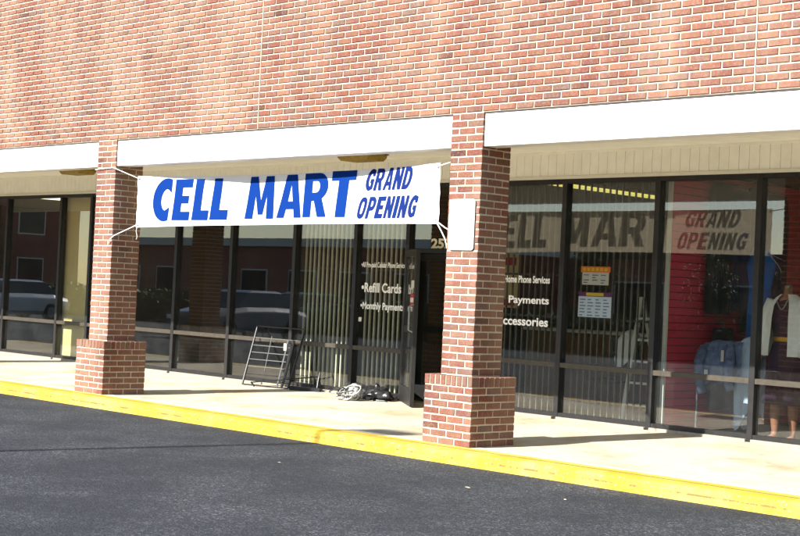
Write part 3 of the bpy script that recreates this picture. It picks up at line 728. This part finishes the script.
mb = MB(); poly_mesh(mb, [[(0, .2), (.55, .2), (.55, 0), (.75, 0), (.75, .2), (.9, .2), (.9, .38), (.75, .38), (.75, 1), (.5, 1), (0, .4)]], lambda a, b: (-3.75 + a * .35, 4.59, 1.42 + b * .34)); mb.build('sign_print', 'red_print', sg)
MB().box(-3.93, -3.91, 4.6, 4.63, .004, 1.25).box(-3.24, -3.22, 4.6, 4.63, .004, 1.25).build('sign_post', 'black', sg)

# ------------------------------------------------------------------ banner
BX0, BX1 = -5.52, -.49
def bow(x):
    s = min(1, max(0, (x - BX0) / (BX1 - BX0))); return .28 + .19 * 4 * s * (1 - s) + .012 * math.sin(x * 3.1) * 4 * s * (1 - s)
def btop(x): s = (x - BX0) / (BX1 - BX0); return 2.622 - .022 * 4 * s * (1 - s)
def bbot(x): s = (x - BX0) / (BX1 - BX0); return 2.008 + .032 * s + .028 * 4 * s * (1 - s)
def bpt(x, z, off=0):
    zt = btop(x); k = max(0, zt - z)
    e = min(1, (x - BX0) / .5, (BX1 - x) / .5); cr = (1 - max(0, e)) ** 2
    w = .010 * noise.noise(Vector((x * 2.6 + z * 1.2, z * 1.3, 3))) + .004 * noise.noise(Vector((x * 7, z * 3 + x * 2, 8)))
    w += cr * .004 * math.sin(z * 34 + (x - BX0) * 12)
    return (x, bow(x) + .03 * math.sin(x * 1.9 + 1) * k + w - off, z)
bn = thing('banner', ((BX0 + BX1) / 2, .4, 2.0), 'white vinyl banner with blue lettering tied between two pillars', 'banner')
NX, NZ = 220, 22
mb = MB(); mb.v = []
for i in range(NX + 1):
    x = BX0 + (BX1 - BX0) * i / NX
    for j in range(NZ + 1): mb.v.append(bpt(x, bbot(x) + (btop(x) - bbot(x)) * j / NZ))
mb.f = [(i * (NZ + 1) + j, (i + 1) * (NZ + 1) + j, (i + 1) * (NZ + 1) + j + 1, i * (NZ + 1) + j + 1) for i in range(NX) for j in range(NZ)]
me = mb.mesh('banner_sheet'); [setattr(p, 'use_smooth', True) for p in me.polygons]; link('banner_sheet', me, 'vinyl', bn)
def arc(cx, cy, rx, ry, a0, a1, n): return [(cx + rx * math.cos(R(a0 + (a1 - a0) * i / n)), cy + ry * math.sin(R(a0 + (a1 - a0) * i / n))) for i in range(n + 1)]
GLY = {
 'C': [[(1, .66), (1, .97)] + arc(.72, .5, .72, .5, 80, 280, 20) + [(.97, .02), (.97, .33), (.80, .27)] + arc(.78, .5, .30, .25, 262, 98, 12) + [(.84, .73)]],
 'E': [[(0, 0), (1, 0), (1, .21), (.46, .21), (.46, .41), (.86, .41), (.86, .6), (.46, .6), (.46, .8), (1, .8), (1, 1), (0, 1)]],
 'L': [[(0, 0), (1, 0), (1, .24), (.5, .24), (.5, 1), (0, 1)]],
 'M': [[(0, 0), (.25, 0), (.30, .56), (.42, .10), (.60, .10), (.72, .56), (.74, 0), (1, 0), (.95, 1), (.66, 1), (.51, .42), (.36, 1), (.09, 1)]],
 'A': [[(0, 0), (.29, 0), (.36, .2), (.66, .2), (.70, 0), (1, 0), (.74, 1), (.34, 1)], [(.43, .38), (.62, .38), (.54, .78)]],
 'R': [[(0, 0), (.34, 0), (.34, .37), (.44, .37), (.64, 0), (1, 0), (.77, .42)] + arc(.62, .70, .36, .30, -55, 90, 10) + [(0, 1)], [(.34, .56)] + arc(.52, .69, .13, .13, -90, 90, 8) + [(.34, .82)]],
 'T': [[(.30, 0), (.72, 0), (.72, .79), (1, .79), (1, 1), (0, 1), (0, .79), (.30, .79)]]}
def ring_o(n=28, p=2.6): return [(.5 + .5 * math.copysign(abs(math.cos(a)) ** (2 / p), math.cos(a)), .5 + .5 * math.copysign(abs(math.sin(a)) ** (2 / p), math.sin(a))) for a in [2 * math.pi * i / n for i in range(n)]]
GLY.update({
 'N': [[(0, 0), (.34, 0), (.34, .48), (.66, 0), (1, 0), (1, 1), (.66, 1), (.66, .52), (.34, 1), (0, 1)]],
 'D': [[(0, 0)] + arc(.5, .5, .5, .5, -90, 90, 14) + [(0, 1)], [(.36, .2)] + arc(.46, .5, .2, .3, -90, 90, 10) + [(.36, .8)]],
 'O': [ring_o(), [(.5 + (a - .5) * .36, .5 + (b - .5) * .58) for a, b in ring_o()]],
 'P': [[(0, 0), (.36, 0), (.36, .36)] + arc(.58, .68, .42, .32, -90, 90, 12) + [(0, 1)], [(.36, .55)] + arc(.52, .68, .14, .13, -90, 90, 8) + [(.36, .81)]],
 'I': [[(0, 0), (1, 0), (1, 1), (0, 1)]],
 'G': [[(1, .66), (1, .93)] + arc(.6, .5, .6, .5, 75, 270, 20) + [(1, .08), (1, .54), (.56, .54), (.56, .36), (.68, .36), (.68, .22)] + arc(.62, .5, .25, .29, 270, 82, 12) + [(.70, .66)]]})
def banner_glyph(name, loops, x0, x1, z0, z1, sh, mat):
    mb = MB(); poly_mesh(mb, loops, lambda a, b: (x0 + a * (x1 - x0) + sh * b * (z1 - z0), 0, z0 + b * (z1 - z0)))
    me = mb.mesh(name); bm = bmesh.new(); bm.from_mesh(me)
    for ax, lo, hi in ((0, x0 - .1, x1 + .2), (2, z0, z1)):
        v_ = math.ceil(lo / .04) * .04
        while v_ < hi:
            nrm = [0, 0, 0]; nrm[ax] = 1; co = [0, 0, 0]; co[ax] = v_
            bmesh.ops.bisect_plane(bm, geom=bm.verts[:] + bm.edges[:] + bm.faces[:], plane_co=co, plane_no=nrm); v_ += .04
    for v in bm.verts: v.co = Vector(bpt(v.co.x, v.co.z, .0045))
    bm.to_mesh(me); bm.free(); return link(name, me, mat, bn)
for ch, x0, x1, z0, z1, sh in (('C', -5.255, -4.95, 2.083, 2.59, .09), ('E', -4.89, -4.59, 2.096, 2.572, .10), ('L', -4.545, -4.275, 2.098, 2.570, .12), ('L', -4.245, -3.965, 2.104, 2.574, .12),
                               ('M', -3.685, -3.20, 2.116, 2.582, .10), ('A', -3.14, -2.72, 2.124, 2.588, .08), ('R', -2.69, -2.29, 2.128, 2.592, .08), ('T', -2.265, -1.875, 2.124, 2.604, .12)):
    banner_glyph('letter', GLY[ch], x0, x1, z0, z1, sh, 'vinyl_blue')
def banner_word(word, x0, x1, z0, z1, sh, gap=.026):
    wd = [.45 if c == 'I' else 1 for c in word]; unit = (x1 - x0 - sh * (z1 - z0) - gap * (len(word) - 1)) / sum(wd); x = x0
    for c, w in zip(word, wd): banner_glyph('letter', GLY[c], x, x + unit * w, z0, z1, sh, 'vinyl_navy'); x += unit * w + gap
banner_word('GRAND', -1.70, -.88, 2.386, 2.606, .34, .022)
banner_word('OPENING', -1.80, -.79, 2.104, 2.324, .30, .022)
# grommets and ropes
for x, z in ((BX0 + .03, 2.59), (BX0 + .03, 2.04), (BX1 - .03, 2.59), (BX1 - .03, 2.07)):
    p = Vector(bpt(x, z, .003)); mb = MB(); ring = []
    for a in range(13): ring.append((p.x + .013 * math.cos(a * math.pi / 6), p.y, p.z + .013 * math.sin(a * math.pi / 6)))
    mb.tube(ring, .004, 6).build('grommet', 'steel', bn)
def rope(pts, label_=None): return MB().tube(pts, .006, 7).build('rope', 'rope', bn)
P1 = -S; fy = W4 - .008
p = bpt(BX0 + .03, 2.59, .006); rope([p, (P1 + SH + .012, W4 - .0, 2.70), (P1 + SH - .03, fy - .004, 2.715), (P1 - SH - .01, fy, 2.70)])
p = bpt(BX0 + .03, 2.04, .006); rope([p, (P1 + SH + .012, W4 + .02, 1.90), (P1 + SH - .01, fy - .006, 1.86), (P1 + SH - .05, fy - .005, 1.80)])
rope([p, (BX0 - .01, p[1] + .02, 1.96), (BX0 - .015, p[1] + .04, 1.90), (BX0 - .06, p[1] + .06, 1.87)])
p = bpt(BX1 - .03, 2.07, .006); rope([p, (BX1 + .13, .25, 2.00), (-SH - .012, W4 + .06, 1.97), (-SH - .012, W4 + .3, 1.95)])
rope([p, (BX1 + .06, .27, 1.97), (BX1 + .12, .26, 1.90), (BX1 + .16, .26, 1.80), (BX1 + .20, .28, 1.72)])
p = bpt(BX1 - .03, 2.59, .006); rope([p, (BX1 + .15, .26, 2.62), (-SH - .012, W4 + .12, 2.64)])

# notice sheet on the nearer pillar
nt = MB(); c = .03; out = []
for cx, cz, a0 in ((.155 - c, 2.255 - c, 0), (-.165 + c, 2.255 - c, 90), (-.165 + c, 1.785 + c, 180), (.155 - c, 1.785 + c, 270)): out += [(cx + c * math.cos(R(a0 + i * 22.5)), cz + c * math.sin(R(a0 + i * 22.5))) for i in range(5)]
nt.rings([[(x, y, z) for x, z in out] for y in (W4 - .004, W4 - .010)])
nts = thing('notice_board', (0, W4, 1.78), 'blank white sheet with rounded corners fixed to the nearer pillar', 'sign')
nt.build('sheet', 'paper', nts)
for z in (2.215, 1.825): MB().loft([(0, 0, 0, .006, .006), (0, 0, .004, .005, .005)], 10).build('screw', 'steel', nts)
for o, z in zip([c for c in nts.children if c.name.startswith('screw')], (2.215, 1.825)): o.rotation_euler = (R(90), 0, 0); o.location = (-.005, W4 - .010, z)

# ------------------------------------------------------------------ things on the pavement
gt = thing('metal_gate', (-6.1, 3.0, .03), 'dark metal barred gate leaning against the shop window', 'gate')
bl, br, tl, tr = Vector((-6.53, 2.82, .042)), Vector((-5.72, 2.95, .042)), Vector((-6.68, 3.162, .83)), Vector((-5.67, 3.162, .83))
G = lambda s, t_: (bl * (1 - s) + br * s) * (1 - t_) + (tl * (1 - s) + tr * s) * t_
for a, b in ((bl, tl), (br, tr)): MB().tube([a, b], .015).build('side_tube', 'black', gt)
for a, b in ((bl, br), (tl, tr)): MB().tube([a, b], .009).build('end_tube', 'black', gt)
for t_ in (.80, .67, .55, .43, .31): MB().tube([G(.015, t_), G(.80 if t_ < .7 else .985, t_)], .006, 6).build('gate_bar', 'steel', gt)
for t_ in (.18, .08): MB().tube([G(.015, t_), G(.985, t_)], .006, 6).build('gate_bar', 'black', gt)
MB().tube([G(.36, .84), G(.40, .25)], .006, 6).build('upright', 'steel', gt)
MB().tube([G(.72, .80), G(.76, .0)], .011, 6).build('upright', 'steel', gt)
MB().tube([G(.84, .80), G(.86, .0)], .02, 6).build('upright', 'black', gt)
p = G(.72, .68); MB().loft([(p.x, p.y - .02, p.z - .05, .03, .012), (p.x, p.y - .02, p.z, .035, .014), (p.x, p.y - .02, p.z + .05, .03, .012)], 12).build('latch', 'plastic_white', gt)
ft = thing('metal_stand', (-5.8, 3.35, 0), 'low black metal stand on the pavement beside the leaning gate', 'stand')
MB().tube([(-6.55, 3.0, .06), (-5.62, 3.40, .20)], .008, 6).build('cross_tube', 'black', ft)
MB().bar((-5.95, 3.18, .03), (-5.55, 3.36, .03), .07, .05).build('foot', 'black', ft)
MB().tube([(-5.60, 3.34, .02), (-5.63, 3.41, .26)], .012).build('post', 'black', ft)
MB().tube([(-6.5, 3.02, .01), (-6.55, 3.0, .065)], .012).build('post', 'black', ft)
# tangled bundle of pale cable
cb = thing('cable_bundle', (-4.45, 2.85, 0), 'tangled pile of grey and white cable on the pavement', 'cable')
rnd = random.Random(3)
for k in range(9):
    pts = []; R0 = rnd.uniform(.05, .15); ph = rnd.uniform(0, 6.28); tilt = rnd.uniform(.1, 1.1); cx = -4.45 + rnd.uniform(-.10, .08); cy = 2.85 + rnd.uniform(-.08, .08); cz = rnd.uniform(.03, .10)
    for i in range(26):
        a = ph + i * .3; r = R0 * (1 + .15 * math.sin(i * .9 + k)); z = cz + r * math.sin(a) * math.sin(tilt) + .02
        pts.append((cx + r * math.cos(a), cy + r * math.sin(a) * math.cos(tilt), max(.012, z)))
    MB().tube(pts, rnd.uniform(.006, .012), 6).build('cable', ('plastic_white', 'steel', 'plastic_white', 'black')[k % 4], cb, smooth=True)
def lump(mb, c, r, sq, seed, seg=18):
    rs = []
    for i in range(seg // 2 + 1):
        ph = math.pi * (i + .02) / (seg // 2 + .04); ring = []
        for j in range(seg):
            a = 2 * math.pi * j / seg; d = Vector((math.sin(ph) * math.cos(a), math.sin(ph) * math.sin(a), -math.cos(ph)))
            k = 1 + .4 * noise.noise(d * 1.8 + Vector((seed, 0, 0))) + .28 * (1 - 2 * abs(noise.noise(d * 3.6 + Vector((0, seed, 0)))))  - .15
            q = Vector((c[0] + d.x * r[0] * k, c[1] + d.y * r[1] * k, c[2] + d.z * r[2] * k)); q.z = max(q.z, .004 if sq else q.z); ring.append(q)
        rs.append(ring)
    mb.rings(rs)
wb = MB(); lump(wb, (-4.40, 2.88, .08), (.075, .065, .085), True, 2.2)
tag(wb.build('plastic_bag', 'plastic_white', smooth=True), 'crumpled whitish plastic bag in the cable pile on the pavement', 'bag')
bb = thing('rubbish_bag', (-4.45, 3.28, 0), 'black rubbish bag lying against the sill left of the door', 'bag')
mb = MB(); lump(mb, (-4.55, 3.30, .07), (.20, .12, .09), True, 5.1, 30); lump(mb, (-4.24, 3.22, .07), (.15, .12, .09), True, 8.4, 30); mb.build('bag_body', 'bag', bb, smooth=True)
mb = MB(); lump(mb, (-4.36, 3.25, .15), (.04, .035, .06), False, 1.4, 12); mb.build('bag_neck', 'bag', bb, smooth=True)
cb2 = MB(); pts = [(-4.95 + i * .07, 3.12 + .03 * math.sin(i * 1.7), .012) for i in range(14)]
tag(cb2.tube(pts, .009, 6).build('cable', 'black'), 'black cable lying along the pavement near the rubbish bag', 'cable')
for o in bpy.data.objects:
    if o.parent is None and o.name.split('.')[0] in ('metal_stand', 'cable_bundle', 'plastic_bag', 'rubbish_bag') or (o.parent is None and o.name == 'cable' ) or (o.parent is None and o.get('label', '').startswith('black cable')):
        o.location = o.location + Vector((.33, -.28, .027))
# dry leaves on the asphalt and by the kerb
def gpt(u, v, z):
    d = fw + rt * ((u - 400) / 1477.07) - up * ((v - 268) / 1477.07); k = (z - CAM.z) / d.z; return CAM + d * k
lv = MB(); lv.v = [(0, -.03, .004), (.016, -.01, .010), (.014, .015, .006), (0, .035, .012), (-.014, .015, .008), (-.017, -.01, .005), (0, 0, .014)]; lv.f = [(i, (i + 1) % 6, 6) for i in range(6)]
lme = lv.mesh('dry_leaf'); lme.materials.append(M['dry_leaf'])
for (x, y), where in zip(((5.10, -1.85), (1.55, -1.35), (2.35, -1.15), (-.3, -1.7)), ('nearest the lower right corner', 'in front of the nearer pillar', 'right of the nearer pillar, off the kerb', 'left of the nearer pillar')):
    o = bpy.data.objects.new('dry_leaf', lme); col.objects.link(o); o.location = (x, y, ZA + .001); o.rotation_euler = (0, 0, random.uniform(0, 6)); s = random.uniform(.45, .75); o.scale = (s, s, s)
    tag(o, 'pale dry leaf on the asphalt ' + where, 'leaf', 'dry leaves on the asphalt')

# ------------------------------------------------------------------ the rest of the place: lot lamp, cars, trees, building opposite
lp = thing('lamp_post', (-3.60, -13.6, ZA), 'tall dark parking lot lamp post behind the photographer', 'lamp post')
px_, py_ = -3.42, -13.6; HL = TANE * 14.0
MB().tube([(px_, py_, ZA), (px_, py_, HL)], [.06, .04], 12).build('post', 'bronze', lp)
MB().loft([(px_, py_, ZA, .2, .2), (px_, py_, .5, .2, .2)], 20).build('footing', 'concrete', lp)
MB().box(px_ - .02, px_ + .55, py_ - .17, py_ + .17, HL - .06, HL + .1).build('lamp_head', 'bronze', lp, bevel=.02)
MB().box(px_ + .05, px_ + .5, py_ - .13, py_ + .13, HL - .07, HL - .0605).build('lamp_lens', 'trim', lp)

def make_car(name, loc, rz, paint, label):
    t = thing(name, loc, label, 'car', 'cars parked across the lot'); t.rotation_euler = (0, 0, rz)
    def part(mb, nm, mt, **k):
        o = mb.build(nm, mt, None, **k); o.parent = t; return o
    secs = [(-2.25, .42, .62, .70), (-2.15, .30, .80, .80), (-1.5, .22, .92, .86), (-.6, .20, .94, .88), (.6, .20, .93, .88), (1.3, .22, .86, .87), (2.0, .28, .74, .82), (2.22, .40, .60, .72)]
    mb = MB(); mb.rings([[(x, s * w, z) for s, w, z in ((-1, hw * .92, z0), (-1, hw, z0 + .12), (-1, hw * .98, z1 - .14), (-1, hw * .88, z1), (1, hw * .88, z1), (1, hw * .98, z1 - .14), (1, hw, z0 + .12), (1, hw * .92, z0))] for x, z0, z1, hw in secs]); part(mb, 'body', paint, smooth=False, bevel=.02)
    mb = MB(); mb.rings([[(x0, -w, z), (x1, -w, z), (x1, w, z), (x0, w, z)] for x0, x1, w, z in ((-1.75, 1.0, .74, .90), (-1.2, .35, .62, 1.34))]); part(mb, 'window_band', 'car_glass')
    mb = MB(); mb.rings([[(x0, -w, z), (x1, -w, z), (x1, w, z), (x0, w, z)] for x0, x1, w, z in ((-1.22, .37, .63, 1.335), (-1.0, .15, .54, 1.41))]); part(mb, 'roof', paint, bevel=.015)
    for x in (-1.35, 1.35):
        for s in (-1, 1):
            w = part(MB().tube([(x, s * .68, .31), (x, s * .70, .31), (x, s * .87, .31), (x, s * .89, .31)], [.27, .31, .31, .27], 22), 'wheel', 'tyre')
            r = MB().tube([(x, s * .80, .31), (x, s * .896, .31)], .18, 16).build('rim', 'steel', None); r.parent = w
    for s in (-1, 1): part(MB().box(2.12, 2.235, s * .62 - .14, s * .62 + .14, .52, .64), 'headlight', 'trim'); part(MB().box(-2.24, -2.14, s * .62 - .14, s * .62 + .14, .58, .72), 'tail_light', 'red_print')
make_car('parked_car', (-24.5, -10.5, ZA), R(80), 'car_white', 'dark grey saloon car parked across the lot, seen only as a reflection')
make_car('parked_car', (-30.0, -17.5, ZA), R(95), 'car_green', 'green saloon car parked across the lot, seen only as a reflection')
make_car('parked_car', (-37.0, -10.0, ZA), R(85), 'car_silver', 'silver saloon car parked across the lot, seen only as a reflection')

ob = thing('brick_building', (-62, -44, ZA), 'low red brick building across the parking lot, seen only as a reflection', 'building')
bd = MB().box(-80, -46, -56, -42, ZA, 4.0).build('wall', 'far_brick', ob)
MB().box(-80.3, -45.7, -56.3, -41.7, 4.0, 4.5).build('roof', 'trim', ob)
for i in range(7):
    x = -78 + i * 4.6
    w = MB().box(x, x + 2.6, -42.0, -41.94, .9, 2.6).build('window', 'trim', ob); MB().box(x + .1, x + 2.5, -41.94, -41.92, 1.0, 2.5).build('glass_pane', 'car_glass', w)
ob2 = thing('brick_building', (0, -54, ZA), 'long low dark brick building added behind the photographer to darken the window reflections', 'building')  # added to keep bright sky out of the right-hand panes
MB().box(-43, 50, -62, -50, ZA, 3.9).build('wall', 'far_brick', ob2)
MB().box(-43.3, 50.3, -62.3, -49.7, 3.9, 4.3).build('roof', 'bark', ob2)
for i in range(16):
    x = -41 + i * 5.6
    w = MB().box(x, x + 3.4, -50.0, -49.94, .2, 2.7).build('window', 'trim', ob2); MB().box(x + .1, x + 3.3, -49.94, -49.92, .3, 2.6).build('glass_pane', 'car_glass', w)
ob3 = thing('brick_building', (-100, -20, ZA), 'tall brick building added at the far side of the lot to block reflected sky', 'building')  # added to block the sky mirrored in the left windows
MB().box(-118, -88, -45, 30, ZA, 11).build('wall', 'far_brick', ob3)
MB().box(-118.3, -87.7, -45.3, 30.3, 11, 11.5).build('roof', 'bark', ob3)
for i in range(12):
    for zz in (1.0, 4.6, 8.0):
        y = -42 + i * 6
        w = MB().box(-88, -87.94, y, y + 2.2, zz, zz + 1.9).build('window', 'trim', ob3); MB().box(-87.94, -87.92, y + .1, y + 2.1, zz + .1, zz + 1.8).build('glass_pane', 'car_glass', w)
hg = MB(); rh = random.Random(21)
for _ in range(26000):
    x = rh.uniform(-75, 25); y = -19 + rh.gauss(0, .35); z = ZA + rh.uniform(.02, 1.25) * (1 + .12 * noise.noise(Vector((x * .8, 0, 0))))
    u = Vector((rh.gauss(0, 1), rh.gauss(0, 1), rh.gauss(0, 1))).normalized(); w = u.orthogonal().normalized(); k = len(hg.v); q = rh.uniform(.08, .15); p_ = Vector((x, y, z))
    hg.v += [tuple(p_ + u * q), tuple(p_ + w * q * .6), tuple(p_ - u * q), tuple(p_ - w * q * .6)]; hg.f.append((k, k + 1, k + 2, k + 3))
hd = thing('hedge', (-25, -19, ZA), 'clipped dark green hedge added along the far side of the lot to darken reflections', 'hedge')  # added as a dark mass for the lower window reflections
tag(link('foliage', hg.mesh('foliage'), 'leaf', hd), kind='stuff')
MB().box(-75, 25, -19.2, -18.8, ZA, .75).build('stems', 'bark', hd)
# trees
def make_tree():
    t = thing('tree', (0, 0, ZA), 'leafy tree', 'tree', 'trees beyond the parking lot')
    mb = MB(); mb.tube([(0, 0, 0), (.05, .02, 1.2), (0, .08, 2.4), (.1, 0, 4.2)], [.2, .16, .13, .05], 10)
    for k in range(6):
        a = k * 1.05; mb.tube([(.02, .05, 1.8 + .25 * k), (math.cos(a) * .7, math.sin(a) * .7, 2.7 + .25 * k), (math.cos(a) * 1.5, math.sin(a) * 1.5, 3.2 + .3 * k)], [.07, .05, .02], 6)
    tr_ = mb.build('trunk', 'bark', None, smooth=True); tr_.parent = t
    rnd = random.Random(11); cl = []
    for k in range(60):
        a = rnd.uniform(0, 6.28); h = rnd.uniform(0, 1); rr = 2.0 * math.sin(math.pi * (.15 + .8 * h)) * rnd.uniform(.3, 1); cl.append((rr * math.cos(a), rr * math.sin(a), 2.0 + 3.3 * h))
    mb = MB()
    for c in cl:
        for _ in range(55):
            d = Vector((rnd.gauss(0, 1), rnd.gauss(0, 1), rnd.gauss(0, 1))).normalized() * rnd.uniform(.1, .55); p_ = Vector(c) + d
            u = Vector((rnd.gauss(0, 1), rnd.gauss(0, 1), rnd.gauss(0, 1))).normalized(); w = u.orthogonal().normalized(); k = len(mb.v); s = rnd.uniform(.06, .11)
            mb.v += [tuple(p_ + u * s), tuple(p_ + w * s * .6), tuple(p_ - u * s), tuple(p_ - w * s * .6)]; mb.f.append((k, k + 1, k + 2, k + 3))
    cr = link('crown', mb.mesh('crown'), 'leaf'); cr.parent = t
    return t
tr0 = make_tree()
TS = ((-38, -44, .9), (-32, -46, .75), (-26, -45, .95), (-20, -47, .8), (-86, -36, 1.1), (-92, -22, 1.0), (-84, -12, .9), (-14, -45, .7), (-44, -58, 1.1), (-80, -2, .8))
for i, (x, y, s) in enumerate(TS):
    o = tr0 if i == 0 else tr0.copy()
    if i:
        col.objects.link(o)
        for ch in list(tr0.children):
            c = ch.copy(); col.objects.link(c); c.parent = o
    o.location = (x, y, ZA); o.rotation_euler = (0, 0, i * 1.3); o.scale = (s, s, s)
    o['label'] = 'leafy tree across the parking lot, number %s from the gap, seen only reflected' % ['one', 'two', 'three', 'four', 'five', 'six', 'seven', 'eight', 'nine', 'ten'][i]
